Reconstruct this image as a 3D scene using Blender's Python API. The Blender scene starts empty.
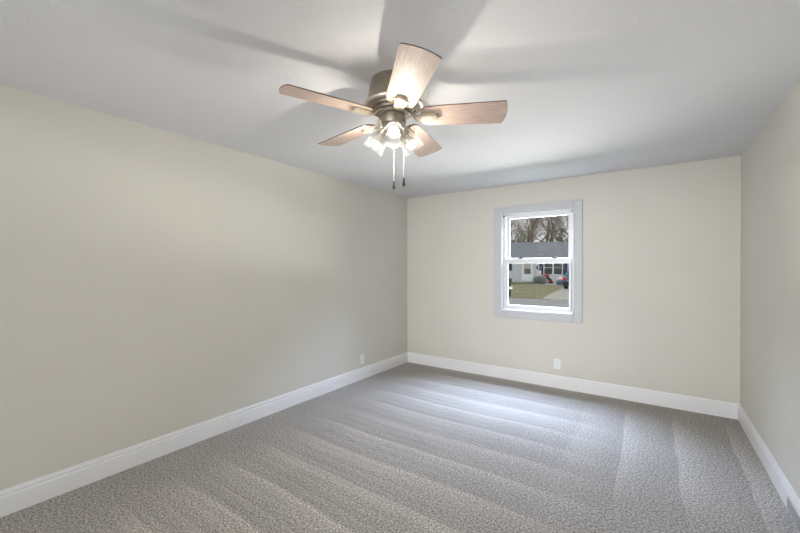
import bpy, bmesh, math, random
from mathutils import Vector, Matrix
S = bpy.context.scene
COL = S.collection
PI = math.pi
R = math.radians

# ------------------------------------------------------------------ camera
CAM = Vector((3.033, 0.0, 1.404))
cd = bpy.data.cameras.new('camera'); cam = bpy.data.objects.new('camera', cd); COL.objects.link(cam)
cam.location = CAM
cam.rotation_euler = (PI/2 - 0.0052, 0.0, 0.6048)
cd.sensor_width = 36.0; cd.lens = 368.0/800*36.0
cd.shift_y = 3.2/800; cd.clip_start = 0.03; cd.clip_end = 400
S.camera = cam

# ------------------------------------------------------------------ sky (overcast: white horizon, bluer and brighter overhead)
W = bpy.data.worlds.new('sky'); S.world = W; W.use_nodes = True
nt = W.node_tree; nt.nodes.clear()
out = nt.nodes.new('ShaderNodeOutputWorld'); bg = nt.nodes.new('ShaderNodeBackground')
tc = nt.nodes.new('ShaderNodeTexCoord'); sx = nt.nodes.new('ShaderNodeSeparateXYZ'); rp = nt.nodes.new('ShaderNodeValToRGB')
nt.links.new(tc.outputs['Generated'], sx.inputs[0]); nt.links.new(sx.outputs['Z'], rp.inputs[0])
nt.links.new(rp.outputs[0], bg.inputs[0]); nt.links.new(bg.outputs[0], out.inputs[0])
rp.color_ramp.elements[0].position = 0.0; rp.color_ramp.elements[0].color = (0.86, 0.87, 0.88, 1)
rp.color_ramp.elements[1].position = 0.7; rp.color_ramp.elements[1].color = (1.0, 1.03, 1.08, 1)
bg.inputs[1].default_value = 0.97

def area(name, loc, target, sx_, sy_, power, col):
    l = bpy.data.lights.new(name, 'AREA'); l.shape = 'RECTANGLE'; l.size = sx_; l.size_y = sy_
    l.energy = power; l.color = col
    o = bpy.data.objects.new(name, l); COL.objects.link(o); o.location = loc
    o.rotation_euler = (Vector(target)-Vector(loc)).to_track_quat('-Z', 'Y').to_euler()
    return o
# bright overcast sky above the street, reaching in through the window
area('window_daylight', (1.9, 7.2, 5.1), (2.0, 3.4, 0.2), 8.0, 3.2, 5300, (0.58, 0.71, 1.0))
# added fill lamp low outside the window, brightens the ceiling
area('ceiling_fill', (1.95, 11.3, -0.2), (1.95, 11.301, 2.0), 11.0, 4.5, 10500, (1.0, 0.99, 0.97))
# added soft fill from behind the camera, through the made-up wall opening
area('rear_fill', (1.85, -8.0, 1.2), (1.85, 3.0, 1.5), 6.5, 2.6, 620, (0.96, 0.97, 1.0))

S.view_settings.view_transform = 'Standard'
S.view_settings.look = 'None'
S.view_settings.exposure = 0.22
S.view_settings.gamma = 1.0
S.view_settings.use_curve_mapping = False
BULB_STRENGTH = 2350.0

# ------------------------------------------------------------------ materials
def lin(r, g, b):
    f = lambda c: ((c/255+0.055)/1.055)**2.4 if c/255 > 0.04045 else c/255/12.92
    return (f(r), f(g), f(b), 1)
class N:
    def __init__(s, name, col, rough=0.6, metal=0.0, spec=0.5):
        s.m = bpy.data.materials.new(name); s.m.use_nodes = True; s.t = s.m.node_tree
        s.b = s.t.nodes['Principled BSDF']
        s.b.inputs['Base Color'].default_value = col; s.b.inputs['Roughness'].default_value = rough
        s.b.inputs['Metallic'].default_value = metal; s.b.inputs['Specular IOR Level'].default_value = spec
        s.tc = None
    def n(s, t, **kw):
        x = s.t.nodes.new(t)
        for k, v in kw.items(): setattr(x, k, v)
        return x
    def l(s, a, b): s.t.links.new(a, b)
    def co(s, scale=(1, 1, 1), rot=(0, 0, 0), loc=(0, 0, 0)):
        if not s.tc: s.tc = s.n('ShaderNodeTexCoord')
        mp = s.n('ShaderNodeMapping'); mp.inputs['Scale'].default_value = scale
        mp.inputs['Rotation'].default_value = rot; mp.inputs['Location'].default_value = loc
        s.l(s.tc.outputs['Object'], mp.inputs[0]); return mp.outputs[0]
    def noise(s, scale, detail=2, rough=0.5, vec=None, dist=0.0):
        x = s.n('ShaderNodeTexNoise'); x.inputs['Scale'].default_value = scale; x.inputs['Detail'].default_value = detail
        x.inputs['Roughness'].default_value = rough; x.inputs['Distortion'].default_value = dist
        s.l(vec if vec is not None else s.co(), x.inputs['Vector']); return x.outputs['Fac']
    def ramp(s, fac, stops):
        x = s.n('ShaderNodeValToRGB'); e = x.color_ramp.elements
        while len(e) < len(stops): e.new(0.5)
        for i, (p, c) in enumerate(stops): e[i].position = p; e[i].color = c
        s.l(fac, x.inputs[0]); return x.outputs[0]
    def math(s, op, a, b=None, clamp=False):
        x = s.n('ShaderNodeMath', operation=op); x.use_clamp = clamp
        for i, v in enumerate((a, b)):
            if v is None: continue
            if hasattr(v, 'is_output'): s.l(v, x.inputs[i])
            else: x.inputs[i].default_value = v
        return x.outputs[0]
    def color(s, sock): s.l(sock, s.b.inputs['Base Color'])
    def bump(s, h, strength, dist=0.01):
        x = s.n('ShaderNodeBump'); x.inputs['Strength'].default_value = strength; x.inputs['Distance'].default_value = dist
        s.l(h, x.inputs['Height']); s.l(x.outputs[0], s.b.inputs['Normal'])
def vary(name, c1, c2, scale, rough=0.6, metal=0.0, bump=0.0, bscale=None, bdist=0.01, spec=0.5, detail=3):
    q = N(name, c1, rough, metal, spec)
    q.color(q.ramp(q.noise(scale, detail), [(0.3, c1), (0.7, c2)]))
    if bump: q.bump(q.noise(bscale or scale, 3), bump, bdist)
    return q.m
M = {}
M['wall'] = vary('greige_wall_paint', lin(209, 206, 196), lin(212, 209, 199), 1.5, 0.55, bump=0.12, bscale=180, bdist=0.002, spec=0.3)
q = N('textured_ceiling_paint', lin(224, 224, 226), 0.85, spec=0.2)
nz = q.noise(62, 4, 0.6); q.bump(q.ramp(nz, [(0.38, (0, 0, 0, 1)), (0.62, (1, 1, 1, 1))]), 0.34, 0.006); M['ceiling'] = q.m
M['trim'] = vary('white_semi_gloss_trim', lin(232, 232, 233), lin(236, 236, 236), 3, 0.35)
M['casing'] = vary('light_grey_casing_paint', lin(190, 191, 195), lin(195, 196, 199), 4, 0.45)
M['vinyl'] = vary('white_vinyl', lin(214, 215, 217), lin(220, 220, 222), 4, 0.3)
M['plate'] = vary('white_plastic_plate', lin(232, 232, 232), lin(236, 236, 235), 8, 0.35)
M['dark'] = vary('dark_slot', lin(60, 58, 56), lin(70, 68, 66), 30, 0.6)
M['register'] = vary('grey_register_metal', lin(168, 170, 172), lin(176, 178, 180), 9, 0.4, 0.2)

# carpet: looped speckle plus vacuum tracks (pile brushed light or dark)
q = N('cut_pile_carpet', lin(140, 133, 124), 0.95, spec=0.1)
fine = q.noise(120, 4, 0.85); mid = q.noise(75, 4, 0.85); big = q.noise(2.2, 3, 0.5)
spk = q.math('ADD', q.math('MULTIPLY', fine, 0.55), q.math('MULTIPLY', mid, 0.45))
base = q.ramp(spk, [(0.41, lin(88, 85, 82)), (0.5, lin(172, 167, 161)), (0.59, lin(234, 229, 222))])
sep = q.n('ShaderNodeSeparateXYZ'); q.l(q.co(), sep.inputs[0]); X, Y = sep.outputs['X'], sep.outputs['Y']
wob = q.math('MULTIPLY', q.math('SUBTRACT', q.noise(1.1, 2), 0.5), 0.11)
def saw(coord, period, off):           # 0..1 ramp that jumps at each track's edge
    return q.math('FRACT', q.math('DIVIDE', q.math('ADD', coord, off), period))
def smooth(v, a, b):
    x = q.n('ShaderNodeMapRange'); x.interpolation_type = 'SMOOTHSTEP'
    x.inputs['From Min'].default_value = a; x.inputs['From Max'].default_value = b
    q.l(v, x.inputs['Value']); return x.outputs[0]
Yw = q.math('ADD', Y, wob); Xw = q.math('ADD', X, wob)
tA = q.math('POWER', saw(Yw, 0.31, 0.07), 2.6)             # tracks along x
flare = smooth(X, 0.22, 1.0)
tA = q.math('MULTIPLY', q.math('MULTIPLY', tA, flare), smooth(X, 3.0, 2.0))
tA2 = q.math('MULTIPLY', q.math('POWER', saw(Yw, 0.093, 0.02), 2.0), q.math('MULTIPLY', flare, smooth(X, 2.6, 1.2)))
tB = q.math('POWER', q.math('SUBTRACT', 1.0, saw(Xw, 0.36, 0.055)), 2.2)   # tracks along y, right half
tB = q.math('MULTIPLY', q.math('MULTIPLY', tB, smooth(X, 2.35, 2.75)), q.math('MULTIPLY', smooth(Y, 4.45, 3.9), smooth(Y, 2.2, 3.2)))
tr = q.math('ADD', q.math('ADD', tA, tB), q.math('MULTIPLY', tA2, 0.5))
tr = q.math('ADD', q.math('MULTIPLY', tr, 0.30), q.math('ADD', q.math('MULTIPLY', big, 0.22), 0.78))
mx = q.n('ShaderNodeVectorMath', operation='SCALE'); q.l(base, mx.inputs[0]); q.l(tr, mx.inputs['Scale'])
q.color(mx.outputs[0]); q.bump(spk, 0.35, 0.008)
q.b.inputs['Sheen Weight'].default_value = 0.0; q.b.inputs['Sheen Roughness'].default_value = 0.6
M['carpet'] = q.m

# fan
M['nickel'] = vary('brushed_champagne_nickel', lin(150, 140, 126), lin(162, 152, 137), 14, 0.42, 0.75, bump=0.05, bscale=200, bdist=0.001)
M['nickel_light'] = vary('satin_champagne_nickel', lin(205, 192, 172), lin(212, 200, 181), 14, 0.4, 0.6)
q = N('washed_oak_blade', lin(190, 160, 142), 0.5)
g = q.noise(9, 5, 0.65, q.co((1.0, 14, 3)), 0.4); g2 = q.noise(40, 3, 0.6, q.co((0.5, 12, 3)))
gg = q.math('ADD', q.math('MULTIPLY', g, 0.7), q.math('MULTIPLY', g2, 0.3))
q.color(q.ramp(gg, [(0.32, lin(152, 132, 122)), (0.48, lin(184, 163, 151)), (0.68, lin(206, 186, 173))])); M['oak'] = q.m
M['oak_edge'] = vary('dark_blade_edge', lin(96, 80, 68), lin(110, 92, 80), 20, 0.6)
M['fob'] = vary('dark_bronze_fob', lin(44, 41, 38), lin(60, 56, 52), 30, 0.35, 0.3)
M['chain'] = vary('bright_bead_chain', lin(230, 228, 222), lin(240, 238, 232), 40, 0.3, 0.3)
M['socket'] = vary('ivory_lamp_base', lin(222, 216, 204), lin(228, 222, 210), 30, 0.5)
q = N('lit_bulb', (1, 1, 1, 1), 0.4); q.b.inputs['Emission Color'].default_value = (1.0, 0.93, 0.825, 1)
q.b.inputs['Emission Strength'].default_value = BULB_STRENGTH; M['bulb'] = q.m
q = N('bulb_envelope', (1, 1, 1, 1)); q.t.nodes.remove(q.b)
tr = q.n('ShaderNodeBsdfTransparent'); em = q.n('ShaderNodeEmission'); em.inputs[0].default_value = (1.0, 0.95, 0.87, 1); em.inputs[1].default_value = 1.6
ad = q.n('ShaderNodeAddShader'); q.l(tr.outputs[0], ad.inputs[0]); q.l(em.outputs[0], ad.inputs[1]); q.l(ad.outputs[0], q.t.nodes['Material Output'].inputs['Surface']); M['envelope'] = q.m
def glass(name, ior_blend, tint, gl=0.05):
    q = N(name, (1, 1, 1, 1)); t = q.t; t.nodes.remove(q.b)
    tr = q.n('ShaderNodeBsdfTransparent'); tr.inputs[0].default_value = tint
    gs = q.n('ShaderNodeBsdfGlossy'); gs.inputs['Roughness'].default_value = gl; gs.inputs['Color'].default_value = (0.95, 0.95, 0.95, 1)
    lw = q.n('ShaderNodeLayerWeight'); lw.inputs['Blend'].default_value = ior_blend
    mul = q.math('MULTIPLY', lw.outputs['Facing'], 0.12)
    mxs = q.n('ShaderNodeMixShader'); q.l(mul, mxs.inputs[0]); q.l(tr.outputs[0], mxs.inputs[1]); q.l(gs.outputs[0], mxs.inputs[2])
    q.l(mxs.outputs[0], t.nodes['Material Output'].inputs['Surface']); return q.m
def seeded_glass():
    q = N('clear_seeded_glass', (1, 1, 1, 1)); t = q.t; t.nodes.remove(q.b)
    tr = q.n('ShaderNodeBsdfTransparent'); tr.inputs[0].default_value = (0.98, 0.98, 0.97, 1)
    gs = q.n('ShaderNodeBsdfGlossy'); gs.inputs['Roughness'].default_value = 0.1
    tl = q.n('ShaderNodeBsdfTranslucent'); tl.inputs[0].default_value = (0.95, 0.95, 0.93, 1)
    lw = q.n('ShaderNodeLayerWeight'); lw.inputs['Blend'].default_value = 0.35
    m1 = q.n('ShaderNodeMixShader'); q.l(q.math('ADD', q.math('MULTIPLY', lw.outputs['Facing'], 0.02), 0.003), m1.inputs[0]); q.l(tr.outputs[0], m1.inputs[1]); q.l(tl.outputs[0], m1.inputs[2])
    m2 = q.n('ShaderNodeMixShader'); q.l(q.math('MULTIPLY', lw.outputs['Facing'], 0.35), m2.inputs[0]); q.l(m1.outputs[0], m2.inputs[1]); q.l(gs.outputs[0], m2.inputs[2])
    q.l(m2.outputs[0], t.nodes['Material Output'].inputs['Surface']); return q.m
M['shade_glass'] = seeded_glass()
#'clear_seeded_glass', 0.35, (0.97, 0.97, 0.96, 1), 0.08)
M['pane'] = glass('window_glass', 0.12, (0.96, 0.97, 0.97, 1), 0.0)

# outdoors
q = N('pale_lap_siding', lin(200, 205, 207), 0.6)
wv = q.n('ShaderNodeTexWave', wave_type='BANDS', bands_direction='Z', wave_profile='SAW'); wv.inputs['Scale'].default_value = 1.6
q.l(q.co(), wv.inputs['Vector']); q.bump(wv.outputs['Fac'], 0.5, 0.02); M['siding'] = q.m
q = N('grey_asphalt_shingles', lin(118, 123, 129), 0.9)
br = q.n('ShaderNodeTexBrick'); br.inputs['Scale'].default_value = 3.0
br.inputs['Color1'].default_value = lin(116, 119, 122); br.inputs['Color2'].default_value = lin(128, 131, 134); br.inputs['Mortar'].default_value = lin(104, 107, 110)
q.l(q.co(), br.inputs['Vector']); q.color(br.outputs['Color']); M['shingle'] = q.m
M['house_white'] = vary('white_house_trim', lin(225, 228, 228), lin(232, 234, 234), 5, 0.5)
M['navy'] = vary('navy_shutter_paint', lin(54, 60, 92), lin(62, 70, 104), 6, 0.5)
M['darkgreen'] = vary('dark_green_shutter_paint', lin(34, 56, 48), lin(42, 66, 56), 6, 0.5)
M['houseglass'] = vary('dark_house_glass', lin(58, 60, 62), lin(78, 78, 80), 2, 0.15)
M['blind'] = vary('beige_door_blind', lin(176, 174, 160), lin(186, 184, 170), 8, 0.6)
M['concrete'] = vary('weathered_concrete', lin(158, 154, 142), lin(172, 168, 156), 2.0, 0.9)
M['asphalt'] = vary('worn_grey_asphalt', lin(140, 140, 138), lin(154, 153, 150), 1.2, 0.95)
q = N('early_spring_grass', lin(122, 126, 88), 0.95)
q.color(q.ramp(q.noise(0.9, 6, 0.7), [(0.3, lin(112, 108, 80)), (0.5, lin(124, 121, 84)), (0.7, lin(142, 136, 104))])); M['grass'] = q.m
M['mulch'] = vary('brown_mulch', lin(86, 76, 66), lin(112, 100, 88), 6, 0.95)
M['bark'] = vary('grey_brown_bark', lin(122, 110, 96), lin(150, 138, 122), 3, 0.95)
M['evergreen'] = vary('dull_green_leaves', lin(104, 104, 82), lin(130, 128, 100), 4, 0.9)
M['shrub'] = vary('grey_green_leaves', lin(124, 136, 132), lin(156, 166, 160), 6, 0.9)
M['red'] = vary('red_enamel', lin(176, 42, 62), lin(190, 54, 74), 6, 0.4)
M['black'] = vary('black_rubber', lin(38, 38, 38), lin(52, 50, 48), 9, 0.7)
M['teal'] = vary('teal_car_paint', lin(44, 96, 106), lin(50, 104, 114), 2, 0.3)
M['bluebin'] = vary('blue_grey_plastic', lin(72, 98, 116), lin(80, 106, 124), 4, 0.5)
M['pinkwhite'] = vary('white_and_pink_cloth', lin(228, 222, 226), lin(226, 168, 180), 3.5, 0.8)
M['taillight'] = vary('red_tail_lens', lin(190, 40, 52), lin(200, 54, 66), 8, 0.25)
M['lampmetal'] = vary('brown_lantern_metal', lin(82, 68, 60), lin(98, 82, 72), 10, 0.6)
M['mailwhite'] = vary('off_white_enamel', lin(214, 214, 214), lin(224, 224, 222), 6, 0.5)

# ------------------------------------------------------------------ mesh helpers
def xf(bm, verts, mat): bmesh.ops.transform(bm, matrix=mat, verts=verts)
def box(bm, lo, hi, mat=None, bevel=0.0):
    t = bmesh.new(); r = bmesh.ops.create_cube(t, size=1.0)
    for v in t.verts:
        v.co = Vector([(lo[i]+hi[i])/2 + v.co[i]*(hi[i]-lo[i]) for i in range(3)])
    if bevel: bmesh.ops.bevel(t, geom=list(t.edges), offset=bevel, segments=2, affect='EDGES', profile=0.5)
    if mat is not None: t.transform(mat)
    merge(bm, t)
def merge(bm, t):
    me = bpy.data.meshes.new('t'); t.to_mesh(me); t.free(); bm.from_mesh(me); bpy.data.meshes.remove(me)
def lathe(bm, prof, seg=40, mat=None, closed=False):
    t = bmesh.new(); rings = []
    for r, z in prof:
        if r < 1e-6: rings.append([t.verts.new((0, 0, z))])
        else: rings.append([t.verts.new((r*math.cos(2*PI*k/seg), r*math.sin(2*PI*k/seg), z)) for k in range(seg)])
    pr = list(zip(rings, rings[1:]))
    if closed: pr.append((rings[-1], rings[0]))
    for a, b in pr:
        for k in range(seg):
            k2 = (k+1) % seg
            if len(a) == 1 and len(b) == 1: continue
            if len(a) == 1: t.faces.new((a[0], b[k], b[k2]))
            elif len(b) == 1: t.faces.new((a[k], a[k2], b[0]))
            else: t.faces.new((a[k], a[k2], b[k2], b[k]))
    bmesh.ops.recalc_face_normals(t, faces=t.faces)
    if mat is not None: t.transform(mat)
    merge(bm, t)
def tube(bm, pts, rad, seg=10, cap=True):
    pts = [Vector(p) for p in pts]; rings = []
    rad = rad if isinstance(rad, (list, tuple)) else [rad]*len(pts)
    for i, p in enumerate(pts):
        d = (pts[min(i+1, len(pts)-1)]-pts[max(i-1, 0)]).normalized()
        a = d.cross(Vector((0, 0, 1)) if abs(d.z) < 0.95 else Vector((1, 0, 0))).normalized(); b = d.cross(a)
        rings.append([bm.verts.new(p + rad[i]*(a*math.cos(2*PI*k/seg)+b*math.sin(2*PI*k/seg))) for k in range(seg)])
    for a, b in zip(rings, rings[1:]):
        for k in range(seg): bm.faces.new((a[k], a[(k+1) % seg], b[(k+1) % seg], b[k]))
    if cap: bm.faces.new(rings[0][::-1]); bm.faces.new(rings[-1])
def prism(bm, poly, z0, z1, mat=None, bevel=0.0):
    t = bmesh.new(); f = t.faces.new([t.verts.new((x, y, z0)) for x, y in poly])
    r = bmesh.ops.extrude_face_region(t, geom=[f]); bmesh.ops.translate(t, verts=[v for v in r['geom'] if isinstance(v, bmesh.types.BMVert)], vec=(0, 0, z1-z0))
    bmesh.ops.recalc_face_normals(t, faces=t.faces)
    if bevel: bmesh.ops.bevel(t, geom=list(t.edges), offset=bevel, segments=2, affect='EDGES', profile=0.5)
    if mat is not None: t.transform(mat)
    merge(bm, t)
def ball(bm, c, r, sub=2, scale=(1, 1, 1)):
    t = bmesh.new(); bmesh.ops.create_icosphere(t, subdivisions=sub, radius=r)
    t.transform(Matrix.Translation(c) @ Matrix.Diagonal((*scale, 1))); merge(bm, t)
def obj(name, bm, mat, parent=None, smooth=False, loc=None):
    me = bpy.data.meshes.new(name); bmesh.ops.recalc_face_normals(bm, faces=bm.faces); bm.to_mesh(me); bm.free()
    for m in (mat if isinstance(mat, list) else [mat]): me.materials.append(m)
    if smooth:
        me.polygons.foreach_set('use_smooth', [True]*len(me.polygons)); me.set_sharp_from_angle(angle=R(35))
    o = bpy.data.objects.new(name, me); COL.objects.link(o)
    if parent: o.parent = parent
    if loc: o.location = loc
    return o
def tag(o, label=None, cat=None, group=None, kind=None):
    if label: o['label'] = label
    if cat: o['category'] = cat
    if group: o['group'] = group
    if kind: o['kind'] = kind
    return o
def empty(name, loc=(0, 0, 0), rz=0.0, **k):
    o = bpy.data.objects.new(name, None); COL.objects.link(o); o.location = loc; o.rotation_euler = (0, 0, rz)
    o.empty_display_size = 0.1; return tag(o, **k)
def copy_tree(o, parent=None):
    c = o.copy(); COL.objects.link(c)
    if parent: c.parent = parent
    for ch in list(o.children): copy_tree(ch, c)
    return c
B = bmesh.new
def struct(name, bm, mat, label, cat): return tag(obj(name, bm, mat), label, cat, kind='structure')

# ------------------------------------------------------------------ room shell
WX, D, H, FY, T = 3.688, 4.583, 2.44, -0.85, 0.14
OX0, OX1, OZ0, OZ1 = 1.434, 2.281, 0.862, 2.080            # window opening
bm = B(); box(bm, (-T, FY-T, -0.12), (WX+T, D+T, 0.0)); struct('floor', bm, M['carpet'], 'grey-beige cut pile carpet floor with vacuum tracks', 'floor')
bm = B(); box(bm, (-T, FY-T, H), (WX+T, D+T, H+0.12)); struct('ceiling', bm, M['ceiling'], 'white textured ceiling above the fan', 'ceiling')
bm = B(); box(bm, (-T, FY-T, 0), (0, D+T, H)); struct('wall_left', bm, M['wall'], 'long plain greige wall on the left', 'wall')
bm = B(); box(bm, (WX, FY-T, 0), (WX+T, D+T, H)); struct('wall_right', bm, M['wall'], 'greige wall at the right edge of the photo', 'wall')
bm = B()
for lo, hi in (((0, 0), (OX0, H)), ((OX1, 0), (WX, H)), ((OX0, 0), (OX1, OZ0)), ((OX0, OZ1), (OX1, H))):
    box(bm, (lo[0], D, lo[1]), (hi[0], D+T, hi[1]))
struct('wall_back', bm, M['wall'], 'greige far wall around the window', 'wall')
bm = B()  # unseen wall; its wide opening is added to let the rear fill in
for lo, hi in (((0, 0), (0.35, H)), ((3.35, 0), (WX, H)), ((0.35, 2.15), (3.35, H)), ((0.35, 0), (3.35, 0.14))):
    box(bm, (lo[0], FY-T, lo[1]), (hi[0], FY, hi[1]))
struct('wall_front', bm, M['wall'], 'unseen greige wall behind the camera with a wide opening added for fill light', 'wall')

BB = [(0, 0), (0.016, 0), (0.016, 0.106), (0.0145, 0.110), (0.0085, 0.112), (0.0085, 0.117), (0.0115, 0.121), (0.0115, 0.129), (0.0095, 0.134), (0.006, 0.136), (0.005, 0.144), (0, 0.146)]
def baseboard(name, p0, p1, nrm, label, t0=0, t1=0):
    bm = B(); p0, p1, nrm = Vector(p0), Vector(p1), Vector(nrm); d = (p1-p0).normalized(); rows = []
    for p, s in ((p0, t0), (p1, t1)):
        rows.append([bm.verts.new(p + nrm*a + d*(s*a) + Vector((0, 0, z))) for a, z in BB])
    n = len(BB)
    for k in range(n): bm.faces.new((rows[0][k], rows[0][(k+1) % n], rows[1][(k+1) % n], rows[1][k]))
    bm.faces.new(rows[0]); bm.faces.new(rows[1][::-1]); struct(name, bm, M['trim'], label, 'baseboard')
baseboard('baseboard_left', (0, FY, 0), (0, D, 0), (1, 0, 0), 'white moulded baseboard along the left wall', 0, -1)
baseboard('baseboard_back', (0, D, 0), (WX, D, 0), (0, -1, 0), 'white moulded baseboard below the window', 1, -1)
VY0, VY1 = 2.715, 3.02
baseboard('baseboard_right', (WX, FY, 0), (WX, D, 0), (-1, 0, 0), 'white moulded baseboard along the right wall', 0, -1)

# ------------------------------------------------------------------ window
win = empty('window_1', ((OX0+OX1)/2, D, OZ0), kind='structure', label='white double-hung window in the far wall', cat='window')
wo = Vector(win.location)
def wbox(bm, x0, x1, y0, y1, z0, z1, bev=0.0): box(bm, (x0-wo.x, y0-wo.y, z0-wo.z), (x1-wo.x, y1-wo.y, z1-wo.z), bevel=bev)
CX0, CX1, CZ0, CZ1 = 1.338, 2.365, 0.776, 2.172; yf = D-0.018
bm = B()
wbox(bm, CX0, OX0, yf, D, CZ0, CZ1, 0.003); wbox(bm, OX1, CX1, yf, D, CZ0, CZ1, 0.003)
wbox(bm, OX0, OX1, yf, D, OZ1, CZ1, 0.003); wbox(bm, OX0, OX1, yf, D, CZ0, OZ0, 0.003)
obj('window_casing', bm, M['casing'], win)['label'] = 'flat light grey casing'
bm = B(); fy0, fy1 = D-0.024, D+0.12; a = 0.012
wbox(bm, OX0, OX0+a, fy0, fy1, OZ0, OZ1, 0.002); wbox(bm, OX1-a, OX1, fy0, fy1, OZ0, OZ1, 0.002)
wbox(bm, OX0, OX1, fy0, fy1, OZ1-a, OZ1, 0.002); wbox(bm, OX0, OX1, fy0, fy1, OZ0, OZ0+a+0.006, 0.002)
a2 = 0.034                                               # stepped inner stops
wbox(bm, OX0+a, OX0+a2, D+0.03, fy1, OZ0, OZ1); wbox(bm, OX1-a2, OX1-a, D+0.03, fy1, OZ0, OZ1)
wbox(bm, OX0+a, OX1-a, D+0.03, fy1, OZ1-a2, OZ1-a); wbox(bm, OX0+a, OX1-a, D+0.012, fy1, OZ0+a, OZ0+a2)
obj('window_frame', bm, M['vinyl'], win)
def sash(gx0, gx1, gz0, gz1, w, y0, y1, zb=None, zt=None):
    zb = w if zb is None else zb; zt = w if zt is None else zt; g = B()
    wbox(g, gx0-w, gx0, y0, y1, gz0-zb, gz1+zt, 0.003); wbox(g, gx1, gx1+w, y0, y1, gz0-zb, gz1+zt, 0.003)
    wbox(g, gx0, gx1, y0, y1, gz0-zb, gz0, 0.003); wbox(g, gx0, gx1, y0, y1, gz1, gz1+zt, 0.003)
    s = obj('sash', g, M['vinyl'], win)
    p = B(); wbox(p, gx0, gx1, (y0+y1)/2-0.002, (y0+y1)/2+0.002, gz0, gz1); obj('pane', p, M['pane'], s)
    return s
sash(1.517, 2.207, 1.523, 2.024, 0.040, D+0.066, D+0.096, 0.040, 0.026)
low = sash(1.507, 2.221, 0.938, 1.455, 0.036, D+0.030, D+0.060, 0.046, 0.063)
for lx in (1.66, 2.06):
    g = B(); wbox(g, lx-0.03, lx+0.03, D+0.036, D+0.056, 1.518, 1.528, 0.003); wbox(g, lx-0.012, lx+0.026, D+0.03, D+0.046, 1.526, 1.536, 0.003)
    obj('sash_lock', g, M['dark'], low)['label'] = 'small dark sash lock'

# ------------------------------------------------------------------ outlets and floor register
def outlet(loc, rz, label):
    t = empty('wall_outlet', loc, rz, label=label, cat='outlet', group='white wall outlets above the baseboards')
    bm = B(); box(bm, (-0.037, -0.007, -0.060), (0.037, 0, 0.060), bevel=0.003); obj('cover_plate', bm, M['plate'], t)
    for s in (-1, 1):
        bm = B(); prism(bm, [(0.0165*math.cos(k*PI/12)*1.0, max(-0.0125, min(0.0125, 0.0175*math.sin(k*PI/12)))) for k in range(24)], 0, 0.003,
                        Matrix.Translation((0, -0.007, s*0.0195)) @ Matrix.Rotation(PI/2, 4, 'X'))
        f = obj('receptacle', bm, M['plate'], t)
        bm = B()
        for x in (-0.0065, 0.0065): box(bm, (x-0.0014, -0.0106, s*0.0195-0.002), (x+0.0014, -0.0098, s*0.0195+0.007))
        lathe(bm, [(0, 0), (0.0026, 0), (0.0026, 0.0008), (0, 0.0008)], 10, Matrix.Translation((0, -0.0098, s*0.0195-0.0075)) @ Matrix.Rotation(PI/2, 4, 'X'))
        obj('slot', bm, M['dark'], f)['label'] = 'dark plug slots'
    bm = B(); lathe(bm, [(0, 0), (0.003, 0), (0.0025, 0.0012), (0, 0.0014)], 12, Matrix.Translation((0, -0.007, 0)) @ Matrix.Rotation(PI/2, 4, 'X'))
    obj('screw', bm, M['register'], t)
outlet((2.103, D, 0.278), 0, 'white duplex outlet on the far wall below the window')
outlet((0, 3.543, 0.250), PI/2, 'white duplex outlet low on the left wall near the corner')
reg = empty('wall_register', (WX-0.016, (VY0+VY1)/2, 0.0), label='grey slatted air register set in the right baseboard', cat='vent')
bm = B(); hl = (VY1-VY0)/2; z0, z1 = 0.010, 0.082
for lo, hi in (((-hl, z0), (-hl+0.012, z1)), ((hl-0.012, z0), (hl, z1)), ((-hl, z0), (hl, z0+0.010)), ((-hl, z1-0.010), (hl, z1))):
    box(bm, (-0.004, lo[0], lo[1]), (0.0, hi[0], hi[1]), bevel=0.001)
obj('register_frame', bm, M['register'], reg)
bm = B(); box(bm, (-0.0012, -hl+0.012, z0+0.010), (0.0, hl-0.012, z1-0.010)); obj('backing', bm, M['dark'], reg)
for k in range(26):
    y = -hl+0.018 + k*(2*hl-0.036)/25
    bm = B(); box(bm, (-0.0035, -0.0035, z0+0.010), (-0.0013, 0.0035, z1-0.010), Matrix.Translation((0, y, 0))); obj('louver', bm, M['register'], reg)

# ------------------------------------------------------------------ ceiling fan
FX, FYc = 1.838, 1.668
fan = empty('ceiling_fan', (FX, FYc, H), label='brushed nickel hugger ceiling fan with five washed oak blades and three lit glass shades', cat='ceiling fan')
bm = B()
lathe(bm, [(0, 0), (0.124, 0), (0.126, -0.006), (0.128, -0.012), (0.134, -0.035), (0.1405, -0.078), (0.146, -0.108), (0.1465, -0.114), (0.143, -0.116), (0.143, -0.120),
           (0.151, -0.122), (0.158, -0.127), (0.162, -0.135), (0.160, -0.143), (0.152, -0.149), (0.138, -0.152), (0.130, -0.1525), (0.129, -0.157), (0.120, -0.160), (0.108, -0.164), (0.104, -0.172), (0.085, -0.175), (0, -0.175)], 64)
hous = obj('motor_housing', bm, M['nickel'], fan, True)
bm = B(); lathe(bm, [(0.1495, -0.1205), (0.158, -0.1265), (0.1626, -0.135), (0.1605, -0.1436), (0.152, -0.1496), (0.148, -0.146), (0.148, -0.122)], 64, closed=True)
obj('trim_ring', bm, M['nickel_light'], hous, True)['label'] = 'pale polished ring'
for k in range(10):
    a = 2*PI*(k+0.3)/10; bm = B()
    box(bm, (-0.004, -0.026, -0.0016), (0.004, 0.026, 0.0016), Matrix.Rotation(a, 4, 'Z') @ Matrix.Translation((0.1165, 0, -0.1615)) @ Matrix.Rotation(R(28), 4, 'Y'))
    obj('vent_slot', bm, M['dark'], hous)
bm = B(); lathe(bm, [(0, -0.174), (0.088, -0.174), (0.092, -0.178), (0.092, -0.190), (0.086, -0.194), (0, -0.194)], 48); obj('flywheel', bm, M['nickel'], fan, True)
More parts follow.
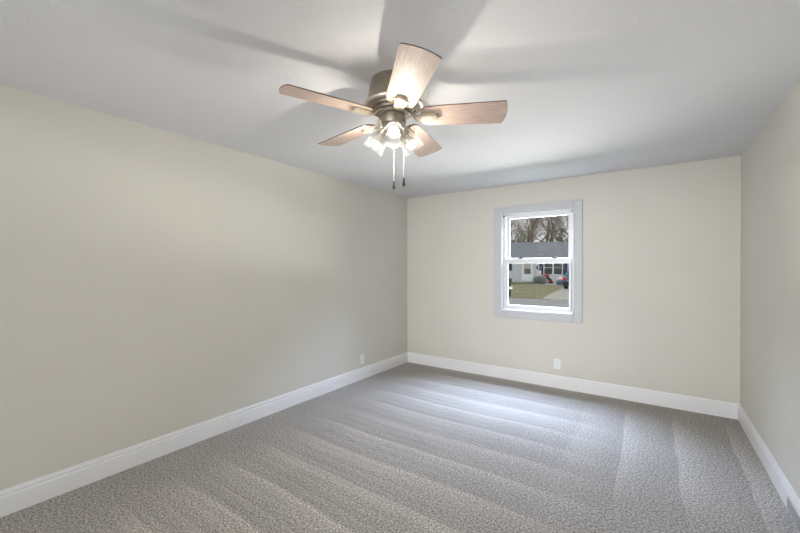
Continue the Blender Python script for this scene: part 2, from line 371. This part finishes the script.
bm = B(); lathe(bm, [(0, -0.193), (0.068, -0.193), (0.071, -0.196), (0.071, -0.200), (0.0695, -0.202), (0.0695, -0.228), (0.066, -0.240), (0.050, -0.247), (0.046, -0.256), (0.040, -0.270), (0.022, -0.279), (0.010, -0.281), (0.008, -0.289), (0, -0.293)], 48)
sw = obj('switch_housing', bm, M['nickel'], fan, True)
# a blade (local +x = outward), its bracket and screws
BZ = -0.200
def blade_outline():
    r0, r1 = 0.150, 0.599; h0, h1 = 0.074, 0.089; pts = []
    def corner(cx, cy, r, a0, a1, n=6):
        for i in range(n+1):
            a = R(a0+(a1-a0)*i/n); pts.append((cx+r*math.cos(a), cy+r*math.sin(a)))
    corner(r0+0.035, -h0+0.035, 0.035, 180, 270)
    for i in range(1, 12): x = r0+0.035+(r1-r0-0.035)*i/12; pts.append((x, -(h0+(h1-h0)*((x-r0)/(r1-r0))**0.8)))
    corner(r1-0.006, -h1+0.006, 0.006, -90, -15, 3)
    for i in range(1, 14): t = -1+2*i/14; pts.append((r1+0.015*(1-t*t), h1*t*0.985))
    corner(r1-0.006, h1-0.006, 0.006, 15, 90, 3)
    for i in range(11, 0, -1): x = r0+0.035+(r1-r0-0.035)*i/12; pts.append((x, (h0+(h1-h0)*((x-r0)/(r1-r0))**0.8)))
    corner(r0+0.035, h0-0.035, 0.035, 90, 180)
    return pts
bm = B(); prism(bm, blade_outline(), -0.003, 0.003)
blade = obj('blade', bm, [M['oak'], M['oak_edge']], fan)
for p_ in blade.data.polygons:
    if abs(p_.normal.z) < 0.5: p_.material_index = 1
bm = B()                                                  # boxed pad under the blade root
pad = [(0.138, -0.020), (0.150, -0.027), (0.226, -0.031), (0.238, -0.024), (0.242, 0.0), (0.238, 0.024), (0.226, 0.031), (0.150, 0.027), (0.138, 0.020)]
prism(bm, pad, -0.021, -0.003, bevel=0.003)
box(bm, (0.158, -0.046, -0.0062), (0.214, 0.046, -0.0032), bevel=0.001)
brk = obj('blade_bracket', bm, M['nickel_light'], blade, True)
bm = B(); Zs = [(0.078, 0.022), (0.094, 0.021), (0.108, 0.006), (0.122, -0.010), (0.136, -0.013), (0.150, -0.013)]
rows = []
for x, z in Zs:
    w = 0.016+0.006*abs(x-0.112)/0.03; rows.append([bm.verts.new((x, s*w, z+dz)) for s, dz in ((-1, -0.005), (1, -0.005), (1, 0.005), (-1, 0.005))])
for a_, b_ in zip(rows, rows[1:]):
    for k in range(4): bm.faces.new((a_[k], a_[(k+1) % 4], b_[(k+1) % 4], b_[k]))
bm.faces.new(rows[0]); bm.faces.new(rows[-1][::-1])
obj('bracket_arm', bm, M['nickel_light'], blade, True)
for y in (-0.039, 0.039):
    bm = B(); ball(bm, (0.186, y, -0.0065), 0.005, 2, (1, 1, 0.5)); obj('screw', bm, M['nickel'], blade, True)
for x in (0.083,):
    for y in (-0.012, 0.012):
        bm = B(); lathe(bm, [(0, 0.011), (0.0075, 0.011), (0.0075, 0.017), (0, 0.017)], 16, Matrix.Translation((x, y, 0))); obj('screw', bm, M['dark'], blade)
TX, TY, PITCH = 0.023, -0.040, -12.7                       # the blade circle hangs a little out of level
for k in range(5):
    th = -0.766 + k*2*PI/5; c, s = math.cos(th), math.sin(th)
    e1 = Vector((c, s, TX*c+TY*s)).normalized(); t = Vector((-s, c, -TX*s+TY*c)); t = (t-e1*t.dot(e1)).normalized(); n = e1.cross(t)
    e2 = t*math.cos(R(PITCH))+n*math.sin(R(PITCH)); e3 = e1.cross(e2)
    b = blade if k == 0 else copy_tree(blade, fan)
    m = Matrix((e1, e2, e3)).transposed(); b.rotation_euler = m.to_euler(); b.location = (0, 0, BZ)
# lights
def light_unit(az):
    tilt = R(38); M0 = Matrix.Rotation(az, 4, 'Z') @ Matrix.Translation((0.056, 0, -0.252)) @ Matrix.Rotation(-tilt, 4, 'Y')   # local -z = shade axis
    bm = B(); tube(bm, [M0 @ Vector(v) for v in ((-0.010, 0, 0.016), (0, 0, 0.004), (0, 0, -0.012))], [0.011, 0.012, 0.014], 16)
    lathe(bm, [(0, -0.006), (0.020, -0.006), (0.024, -0.010), (0.0245, -0.036), (0.023, -0.040), (0, -0.040)], 28, M0)
    arm = obj('light_arm', bm, M['nickel_light'], fan, True)
    prof = [(0.0240, -0.026), (0.030, -0.029), (0.041, -0.040), (0.0485, -0.056), (0.0535, -0.078), (0.057, -0.106), (0.0600, -0.130), (0.0625, -0.136), (0.0628, -0.139),
            (0.0605, -0.139), (0.0578, -0.130), (0.0548, -0.106), (0.0513, -0.079), (0.0463, -0.058), (0.039, -0.0425), (0.029, -0.0315), (0.0228, -0.0285)]
    bm = B(); lathe(bm, prof, 40, M0, closed=True); obj('lamp_shade', bm, M['shade_glass'], arm, True)['label'] = 'clear glass bell shade'
    bm = B(); lathe(bm, [(0, -0.038), (0.014, -0.038), (0.0145, -0.050), (0.019, -0.060), (0.0265, -0.074), (0.0290, -0.084), (0, -0.0838)], 28, M0)
    obj('bulb_base', bm, M['socket'], arm, True)
    bm = B(); lathe(bm, [(0.0288, -0.0842)]+[(0.0300*math.cos(R(a)), -0.0900-0.0330*math.sin(R(a))) for a in range(0, 90, 9)]+[(0, -0.123)], 28, M0)
    obj('light_bulb', bm, M['envelope'], arm, True)['label'] = 'lit white bulb'
    bm = B(); lathe(bm, [(0, -0.089), (0.005, -0.089), (0.007, -0.092), (0.007, -0.102), (0.005, -0.105), (0, -0.105)], 16, M0)
    obj('filament', bm, M['bulb'], arm, True)['label'] = 'glowing filament core'
for az in (-54.4, 65.6, 185.6): light_unit(R(az))
def pull_chain(az, r, zend):
    a = R(az); x, y = r*math.cos(a), r*math.sin(a); z0 = -0.232
    bm = B(); tube(bm, [(x*0.8, y*0.8, z0+0.006), (x, y, z0), (x, y, z0-0.01)], 0.003, 8)
    n = int((z0-0.01-zend)/0.0055)
    for i in range(n): ball(bm, (x, y, z0-0.012-i*0.0055), 0.0014, 1)
    tube(bm, [(x, y, z0-0.01), (x, y, zend)], 0.0008, 6)
    c = obj('pull_chain', bm, M['chain'], fan, True)
    bm = B(); lathe(bm, [(0, 0.004), (0.003, 0.003), (0.0045, -0.004), (0.0042, -0.008), (0.0065, -0.020), (0.0085, -0.032), (0.008, -0.039), (0.004, -0.044), (0, -0.045)], 20, Matrix.Translation((x, y, zend)))
    obj('pull_fob', bm, M['fob'], c, True)['label'] = 'dark bronze teardrop fob'
pull_chain(124.6, 0.048, -0.545)
pull_chain(8, 0.062, -0.545)

# ------------------------------------------------------------------ outdoors
GZ = -0.25
bm = B(); box(bm, (-60, D+T+0.02, GZ-0.3), (50, 12.5, GZ)); struct('near_yard', bm, M['grass'], 'grass yard between the window and the street', 'lawn')
bm = B(); box(bm, (-60, 12.5, GZ-0.3), (50, 20.5, GZ-0.02)); struct('street', bm, M['asphalt'], 'worn grey street across the bottom of the window view', 'street')
bm = B(); box(bm, (-70, 20.5, GZ-0.3), (50, 110, GZ)); struct('far_lawn', bm, M['grass'], 'early spring lawn in front of the white house', 'lawn')
bm = B(); prism(bm, [(-1.75, 20.2), (-0.2, 20.2), (2.6, 20.2), (1.7, 23), (1.2, 41), (-3.9, 40), (-3.2, 33), (-2.6, 27), (-2.15, 22.2)], GZ-0.1, GZ+0.012)
struct('driveway', bm, M['concrete'], 'pale concrete driveway right of the lawn', 'driveway')
HA = R(21.6)
house = empty('house', (-7.29, 41.49, GZ), HA, label='white single-storey house with a grey shingle roof across the street', cat='house')
HL, HR_, HD, HH = -9.0, 7.5, 8.4, 2.72
bm = B(); box(bm, (HL, 0, 0), (HR_, HD, HH))
prismM = None
v = [bm.verts.new(c_) for c_ in ((HL, 0, HH), (HL, HD, HH), (HL, HD/2, HH+1.65), (HR_, 0, HH), (HR_, HD, HH), (HR_, HD/2, HH+1.65))]
for f_ in ((0, 1, 2), (3, 5, 4), (0, 2, 5, 3), (1, 4, 5, 2)): bm.faces.new([v[i] for i in f_])
obj('wall', bm, M['siding'], house)['label'] = 'pale lap siding'
bm = B(); ov = 0.55; ze = HH-0.06; zr = HH+1.90
for s in (0, 1):
    ya, yb = (-ov, HD/2) if s == 0 else (HD+ov, HD/2)
    a_ = [Vector((HL-0.4, ya, ze)), Vector((HR_+0.4, ya, ze)), Vector((HR_+0.4, yb, zr)), Vector((HL-0.4, yb, zr))]
    up = [bm.verts.new(p_+Vector((0, 0, 0.10))) for p_ in a_]; dn = [bm.verts.new(p_) for p_ in a_]
    bm.faces.new(up); bm.faces.new(dn[::-1])
    for i in range(4): bm.faces.new((up[i], up[(i+1) % 4], dn[(i+1) % 4], dn[i]))
obj('roof', bm, M['shingle'], house)['label'] = 'grey shingle roof'
bm = B(); box(bm, (HL-0.4, -ov-0.10, ze-0.06), (HR_+0.4, -ov, ze+0.09)); obj('gutter', bm, M['house_white'], house)
def hwin(x0, x1, z0, z1, n, shut=None, shutmat=None):
    bm = B(); y0 = -0.05; w = 0.07
    box(bm, (x0, y0, z0), (x1, 0.0, z0+w)); box(bm, (x0, y0, z1-w), (x1, 0.0, z1))
    for i in range(n+1):
        xc = x0+w/2+(x1-x0-w)*i/n; ww = w/2 if i in (0, n) else 0.07; box(bm, (xc-ww, y0, z0+w), (xc+ww, 0.0, z1-w))
    zm = (z0+z1)/2; box(bm, (x0+w, -0.035, zm-0.025), (x1-w, 0.0, zm+0.025))
    f = obj('window', bm, M['house_white'], house)
    for i in range(n):
        xa = x0+w/2+(x1-x0-w)*i/n; xb = x0+w/2+(x1-x0-w)*(i+1)/n
        bm = B(); box(bm, (xa+0.04, -0.02, z0+w), (xb-0.04, -0.005, z1-w)); obj('pane', bm, M['houseglass'], f)
    for (sa, sb) in shut or []:
        bm = B(); box(bm, (sa, -0.04, z0), (sb, 0.0, z1))
        for k in range(18): zz = z0+0.08+(z1-z0-0.16)*k/17; box(bm, (sa+0.05, -0.052, zz-0.02), (sb-0.05, -0.04, zz+0.02))
        obj('shutter', bm, shutmat, house)['label'] = 'slatted shutter, ' + ('navy' if shutmat is M['navy'] else 'dark green')
hwin(0.48, 2.40, 0.88, 2.46, 2, [(0.04, 0.46), (2.44, 2.86)], M['navy'])
hwin(-4.75, -3.22, 1.33, 2.46, 1, [(-3.18, -2.80), (-5.17, -4.79)], M['darkgreen'])
bm = B(); x0, x1, zt = -1.68, -0.72, 2.34
for lo, hi in (((x0-0.09, 0.16), (x0, zt)), ((x1, 0.16), (x1+0.09, zt)), ((x0-0.09, zt), (x1+0.09, zt+0.09))): box(bm, (lo[0], -0.05, lo[1]), (hi[0], 0, hi[1]))
box(bm, (x0, -0.035, 0.18), (x1, 0, zt))
dr = obj('door', bm, M['house_white'], house)
bm = B(); box(bm, (x0+0.14, -0.045, 0.98), (x1-0.14, -0.035, 1.55)); obj('pane', bm, M['houseglass'], dr)
bm = B(); box(bm, (x0+0.14, -0.045, 1.55), (x1-0.14, -0.035, 2.22)); obj('blind', bm, M['blind'], dr)['label'] = 'beige blind in the door glass'
bm = B(); ball(bm, (x1-0.07, -0.06, 1.12), 0.03, 2); obj('handle', bm, M['lampmetal'], dr)
bm = B(); box(bm, (-2.5, -1.35, 0), (0.9, -0.06, 0.15), bevel=0.015); obj('stoop', bm, M['concrete'], house)['label'] = 'low concrete stoop'
bm = B(); box(bm, (-1.75, -0.75, 0.15), (-0.65, -0.2, 0.165)); mat_ = obj('doormat', bm, M['dark'])
mat_.location = house.location; mat_.rotation_euler = (0, 0, HA); tag(mat_, 'dark doormat on the stoop of the white house', 'doormat')
Hm = Matrix.Translation(house.location) @ Matrix.Rotation(HA, 4, 'Z')
def hp(x, y, z=0): return Hm @ Vector((x, y, z))
# mulch bed along the house
bm = B(); prism(bm, [(-8.6, -2.1), (-5, -2.3), (-2.2, -2.25), (0.3, -2.05), (1.0, -1.45), (-2.6, -1.45), (-2.6, -0.1), (-8.6, -0.1)], 0, 0.05)
mb = obj('mulch_bed', bm, M['mulch'], loc=house.location); mb.rotation_euler = (0, 0, HA); tag(mb, 'brown mulch bed along the front of the white house', 'flower bed', kind='structure')
# wall lantern
t = empty('wall_lantern', hp(-0.20, -0.02, 1.72), HA, label='brown lantern on the white house wall between door and navy shutter', cat='lantern')
bm = B(); box(bm, (-0.05, -0.03, -0.10), (0.05, 0.0, 0.10)); tube(bm, [(0, -0.03, 0.06), (0, -0.10, 0.12), (0, -0.14, 0.08)], 0.015, 8); obj('bracket', bm, M['lampmetal'], t)
bm = B(); lathe(bm, [(0, 0.14), (0.03, 0.10), (0.10, 0.04), (0.085, 0.02), (0.065, -0.22), (0.03, -0.26), (0, -0.26)], 6, Matrix.Translation((0, -0.14, 0))); obj('lamp_body', bm, M['lampmetal'], t)
# garden flag
t = empty('garden_flag', hp(-0.22, -1.55, 0.05), HA, label='small white garden flag with pink mark above the shrub by the house door', cat='flag')
bm = B(); tube(bm, [(-0.30, 0, -0.02), (-0.30, 0, 1.34), (0.28, 0, 1.34)], 0.010, 6); obj('pole', bm, M['black'], t)
bm = B(); NX = 8
def wave(x): return 0.03*math.sin(x*9)
for s, zz in ((0, 0.86),):
    g = [[[bm.verts.new((-0.26+0.5*i/NX, wave(0.5*i/NX)+dy, z)) for z in (zz, 1.32)] for i in range(NX+1)] for dy in (-0.004, 0.004)]
    for i in range(NX):
        bm.faces.new((g[0][i][0], g[0][i+1][0], g[0][i+1][1], g[0][i][1])); bm.faces.new((g[1][i][0], g[1][i][1], g[1][i+1][1], g[1][i+1][0]))
        for e in (0, 1): bm.faces.new((g[0][i][e], g[1][i][e], g[1][i+1][e], g[0][i+1][e]))
    bm.faces.new((g[0][0][0], g[0][0][1], g[1][0][1], g[1][0][0])); bm.faces.new((g[0][NX][0], g[1][NX][0], g[1][NX][1], g[0][NX][1]))
obj('banner', bm, M['pinkwhite'], t, True)
# shrub
random.seed(4)
def leafy(name, n, rx, ry, rz, size, mat):
    vs, fs = [], []
    for i in range(n):
        u = Vector((random.gauss(0, 1), random.gauss(0, 1), random.gauss(0, 1))).normalized()*random.random()**0.4
        c = Vector((u.x*rx, u.y*ry, (u.z*0.5+0.5)*rz)); a = Vector((random.gauss(0, 1), random.gauss(0, 1), random.gauss(0, 1))).normalized(); b_ = a.orthogonal().normalized()
        s_ = size*random.uniform(0.6, 1.3); k = len(vs); vs += [c-a*s_, c+b_*s_*0.45, c+a*s_, c-b_*s_*0.45]; fs.append((k, k+1, k+2, k+3))
    me = bpy.data.meshes.new(name); me.from_pydata(vs, [], fs); me.materials.append(mat); return me
t = empty('shrub', hp(-0.12, -1.85, 0.04), HA, label='low grey-green shrub in front of the navy shutter', cat='shrub')
o = bpy.data.objects.new('foliage', leafy('foliage', 1100, 0.82, 0.34, 0.78, 0.075, M['shrub'])); COL.objects.link(o); o.parent = t
bm = B()
for k in range(7): a = k*2*PI/7; tube(bm, [(0.03*math.cos(a), 0.03*math.sin(a), -0.03), (0.45*math.cos(a), 0.2*math.sin(a), 0.5)], [0.02, 0.008], 5)
obj('stem', bm, M['bark'], t)
# red garden machine (handle, slanted body, housing, wheels)
t = empty('garden_machine', hp(0.42, -2.60, 0), HA, label='red and black wheeled garden machine below the double window of the white house', cat='garden machine')
bm = B(); box(bm, (-0.34, -0.18, 0.80), (0.22, 0.18, 0.98), bevel=0.03); obj('hood', bm, M['red'], t)
bm = B(); tube(bm, [(0.00, 0, 0.80), (0.20, 0, 0.55), (0.40, 0, 0.34)], [0.10, 0.13, 0.13], 10); tube(bm, [(-0.1, -0.14, 0.82), (0.35, -0.2, 0.25)], 0.025, 6); tube(bm, [(-0.1, 0.14, 0.82), (0.35, 0.2, 0.25)], 0.025, 6); obj('body', bm, M['black'], t)
bm = B(); prism(bm, [(0.12, 0.10), (0.55, 0.10), (0.60, 0.25), (0.45, 0.40), (0.20, 0.36)], -0.26, 0.26, Matrix.Rotation(PI/2, 4, 'X')); obj('housing', bm, M['red'], t)
for y in (-0.30, 0.30):
    bm = B(); lathe(bm, [(0, -0.04), (0.08, -0.04), (0.10, -0.05), (0.15, -0.045), (0.16, 0), (0.15, 0.045), (0.10, 0.05), (0.08, 0.04), (0, 0.04)], 20, Matrix.Translation((0.33, y, 0.16)) @ Matrix.Rotation(PI/2, 4, 'X')); obj('wheel', bm, M['black'], t, True)
# white board lying by the bed
bm = B(); box(bm, (-0.78, -0.16, 0), (0.78, 0.16, 0.07), bevel=0.01); o = obj('board', bm, M['mailwhite'], loc=hp(0.85, -3.6, 0.0)); o.rotation_euler = (0, 0, HA-0.1)
tag(o, 'white board lying on the grass below the double window', 'board')
# storage bin with cloth bag on it
t = empty('storage_bin', hp(1.32, -4.5, 0.0), HA, label='blue-grey lidded bin standing by the driveway near the teal car', cat='bin')
bm = B(); prism(bm, [(-0.30, -0.22), (0.30, -0.22), (0.30, 0.22), (-0.30, 0.22)], 0, 0.36, bevel=0.03); obj('tub', bm, M['bluebin'], t)
bm = B(); box(bm, (-0.33, -0.25, 0.36), (0.33, 0.25, 0.41), bevel=0.012); obj('lid', bm, M['bluebin'], t)
bm = B(); ball(bm, (0, 0, 0.17), 0.25, 3, (1.05, 0.8, 0.85))
for v_ in bm.verts:
    v_.co.z = max(0.0, v_.co.z); v_.co += Vector((math.sin(v_.co.z*19), math.cos(v_.co.x*21), 0))*0.018
    if v_.co.z > 0.33: v_.co.z += 0.05
o = obj('cloth_bag', bm, M['pinkwhite'], loc=hp(1.34, -4.5, 0.41), smooth=True); tag(o, 'white and pink bag lying on the blue-grey bin', 'bag')
# car
car = empty('car', (-1.78, 32.3, GZ+0.012), R(-4), label='teal car parked on the driveway, seen from behind at the window edge', cat='car')
bm = B()
side = [(-2.1, 0.38), (-2.12, 0.62), (-2.06, 0.88), (-1.9, 0.95), (-1.35, 1.40), (-1.15, 1.47), (0.15, 1.48), (0.45, 1.40), (1.05, 1.00), (1.85, 0.86), (2.08, 0.70), (2.12, 0.40), (1.9, 0.25), (-1.95, 0.25)]
n = len(side); rows = []
for x in (-0.84, -0.80, -0.5, 0.5, 0.80, 0.84):
    row = []
    for (y, z) in side:
        tuck = max(0, z-0.92)*0.38; sg = 1 if x > 0 else -1; xx = sg*(abs(x)-tuck) if abs(x) > 0.6 else x*(1-tuck*0.5)
        sh = 1.0 if abs(x) < 0.82 else 0.985; row.append(bm.verts.new((xx, y*sh, 0.62+(z-0.62)*sh)))
    rows.append(row)
for a_, b_ in zip(rows, rows[1:]):
    for k in range(n): bm.faces.new((a_[k], a_[(k+1) % n], b_[(k+1) % n], b_[k]))
bm.faces.new(rows[0][::-1]); bm.faces.new(rows[-1]); obj('body', bm, M['teal'], car)
bm = B(); rw = [(-0.60, -1.885, 0.985), (0.60, -1.885, 0.985), (0.52, -1.415, 1.375), (-0.52, -1.415, 1.375)]; nn = Vector((0, -0.63, 0.75)).normalized()
a_ = [bm.verts.new(Vector(p_)+nn*0.012) for p_ in rw]; b_ = [bm.verts.new(Vector(p_)-nn*0.02) for p_ in rw]; bm.faces.new(a_); bm.faces.new(b_[::-1])
for i in range(4): bm.faces.new((a_[i], a_[(i+1) % 4], b_[(i+1) % 4], b_[i]))
obj('rear_window', bm, M['houseglass'], car)
for s in (-1, 1):
    bm = B(); ply = [(-1.45, 0.98), (-1.15, 1.38), (0.1, 1.38), (0.65, 1.02)]
    a_ = [bm.verts.new((s*(0.845-(z-0.92)*0.38), y, z)) for y, z in ply]; b_ = [bm.verts.new((s*(0.81-(z-0.92)*0.38), y, z)) for y, z in ply]
    bm.faces.new(a_); bm.faces.new(b_[::-1])
    for i in range(4): bm.faces.new((a_[i], a_[(i+1) % 4], b_[(i+1) % 4], b_[i]))
    obj('side_window', bm, M['houseglass'], car)
    bm = B(); box(bm, (s*0.68-0.15, -2.135, 0.70), (s*0.68+0.15, -2.02, 0.90), bevel=0.02); obj('tail_light', bm, M['taillight'], car)
    for y in (-1.3, 1.3):
        bm = B(); lathe(bm, [(0, -0.10), (0.19, -0.10), (0.22, -0.11), (0.30, -0.10), (0.32, -0.06), (0.32, 0.06), (0.30, 0.10), (0.22, 0.11), (0.19, 0.10), (0, 0.10)], 28, Matrix.Translation((s*0.77, y, 0.32)) @ Matrix.Rotation(PI/2, 4, 'Y'))
        w_ = obj('wheel', bm, M['black'], car, True)
        bm = B(); lathe(bm, [(0, -0.115), (0.17, -0.11), (0.18, -0.10), (0.18, 0.10), (0.17, 0.11), (0, 0.115)], 20, Matrix.Translation((s*0.77, y, 0.32)) @ Matrix.Rotation(PI/2, 4, 'Y')); obj('hubcap', bm, M['register'], w_, True)
bm = B(); box(bm, (-0.80, -2.19, 0.36), (0.80, -2.03, 0.58), bevel=0.03); obj('bumper', bm, M['black'], car)
# mailbox at the kerb
t = empty('mailbox', (-3.80, 20.95, GZ), R(8), label='mailbox on a dark post at the left edge of the lawn by the street', cat='mailbox')
bm = B(); box(bm, (-0.06, -0.06, 0), (0.06, 0.06, 0.84), bevel=0.006); box(bm, (-0.045, -0.30, 0.76), (0.045, 0.22, 0.84), bevel=0.004); obj('post', bm, M['black'], t)
bm = B(); prism(bm, [(-0.10, 0)]+[(0.10*math.cos(R(180-a)), 0.12+0.10*math.sin(R(180-a))) for a in range(0, 181, 20)]+[(0.10, 0)], -0.24, 0.24, Matrix.Translation((0, -0.06, 0.84)) @ Matrix.Rotation(PI/2, 4, 'X')); obj('box', bm, M['black'], t)
bm = B(); box(bm, (-0.02, -0.30, 0.44), (0.17, 0.16, 0.58), bevel=0.01); obj('newspaper_holder', bm, M['mailwhite'], t)['label'] = 'white newspaper holder'

# ------------------------------------------------------------------ bare trees behind the house
def tree_mesh(seed, h, spread):
    rnd = random.Random(seed); vs, fs = [], []
    def seg(p, q_, r0, r1, n):
        d = (q_-p).normalized(); a = d.orthogonal().normalized(); b_ = d.cross(a); k = len(vs)
        for c_, r_ in ((p, r0), (q_, r1)):
            for i in range(n): an = 2*PI*i/n; vs.append(c_+(a*math.cos(an)+b_*math.sin(an))*r_)
        for i in range(n): fs.append((k+i, k+(i+1) % n, k+n+(i+1) % n, k+n+i))
    def grow(p, d, L, r, lev):
        n = 7 if lev == 0 else 5 if lev < 2 else 3; steps = 5 if lev == 0 else 4 if lev < 3 else 3; q0 = p
        for i in range(steps):
            wob_ = Vector((rnd.gauss(0, 1), rnd.gauss(0, 1), rnd.gauss(0, 0.6)))*(0.08+0.05*lev)
            d = (d+wob_+Vector((0, 0, 0.05 if lev else 0))).normalized(); q1 = q0+d*(L/steps)
            r1 = r*(1-0.13) if lev == 0 else r*0.80; seg(q0, q1, r, max(r1, 0.006), n); r = max(r1, 0.006)
            if lev < 4 and not (lev == 0 and i == 0):
                for b_ in range((0, 2, 3, rnd.choice((0, 1, 1)))[lev] if lev else rnd.choice((1, 2, 2))):
                    an = rnd.uniform(0, 2*PI); o_ = d.orthogonal().normalized(); o_ = Matrix.Rotation(an, 3, d) @ o_
                    nd = (d*rnd.uniform(0.55, 1.0)+o_*spread*rnd.uniform(0.6, 1.1)).normalized()
                    grow(q1.copy(), nd, L*rnd.uniform(0.42, 0.62), r*rnd.uniform(0.45, 0.65), lev+1)
            q0 = q1
    grow(Vector((0, 0, -0.1)), Vector((rnd.uniform(-.06, .06), rnd.uniform(-.06, .06), 1)), h*0.62, h*0.017, 0)
    me = bpy.data.meshes.new('branches'); me.from_pydata(vs, [], fs); me.materials.append(M['bark']); return me
kinds = [tree_mesh(s, h, sp) for s, h, sp in ((3, 14.0, 0.75), (8, 15.0, 0.55), (21, 12.5, 0.85), (34, 16.0, 0.6))]
random.seed(11); ti = 0
spots = [(-8.6, 15), (-6.2, 21), (-4.6, 13), (-2.6, 19), (-0.6, 13.5), (1.3, 22), (3.0, 14.5), (5.0, 20), (6.9, 14), (9.5, 21), (0.4, 30)]
for i, (s_, y_) in enumerate(spots):
    t = empty('tree', hp(s_, y_), random.uniform(0, 6.28), label='bare grey-brown tree with fine twigs standing behind the white house', cat='tree', group='bare trees behind the white house')
    o = bpy.data.objects.new('branches', kinds[i % 4]); COL.objects.link(o); o.parent = t
    f_ = random.uniform(0.85, 1.15); t.scale = (f_, f_, f_)
# dull evergreen bushes just above the roof line
bushme = leafy('foliage', 900, 2.6, 1.6, 6.6, 0.20, M['evergreen'])
for i, (s_, y_, lab) in enumerate(((-2.1, 10.6, 'dull green bush rising behind the left part of the grey roof'), (-0.3, 11.2, 'dull green bush rising behind the middle of the grey roof'), (4.0, 10.8, 'dull green bush rising behind the right part of the grey roof'))):
    t = empty('bush', hp(s_, y_), i*1.3, label=lab, cat='bush', group='evergreen bushes behind the roof')
    o = bpy.data.objects.new('foliage', bushme); COL.objects.link(o); o.parent = t; t.scale = (1, 1, (1.08, 1.0, 1.12)[i])
    bm = B(); tube(bm, [(0, 0, -0.1), (0.05, 0, 1.6)], [0.14, 0.06], 7); obj('trunk', bm, M['bark'], t)
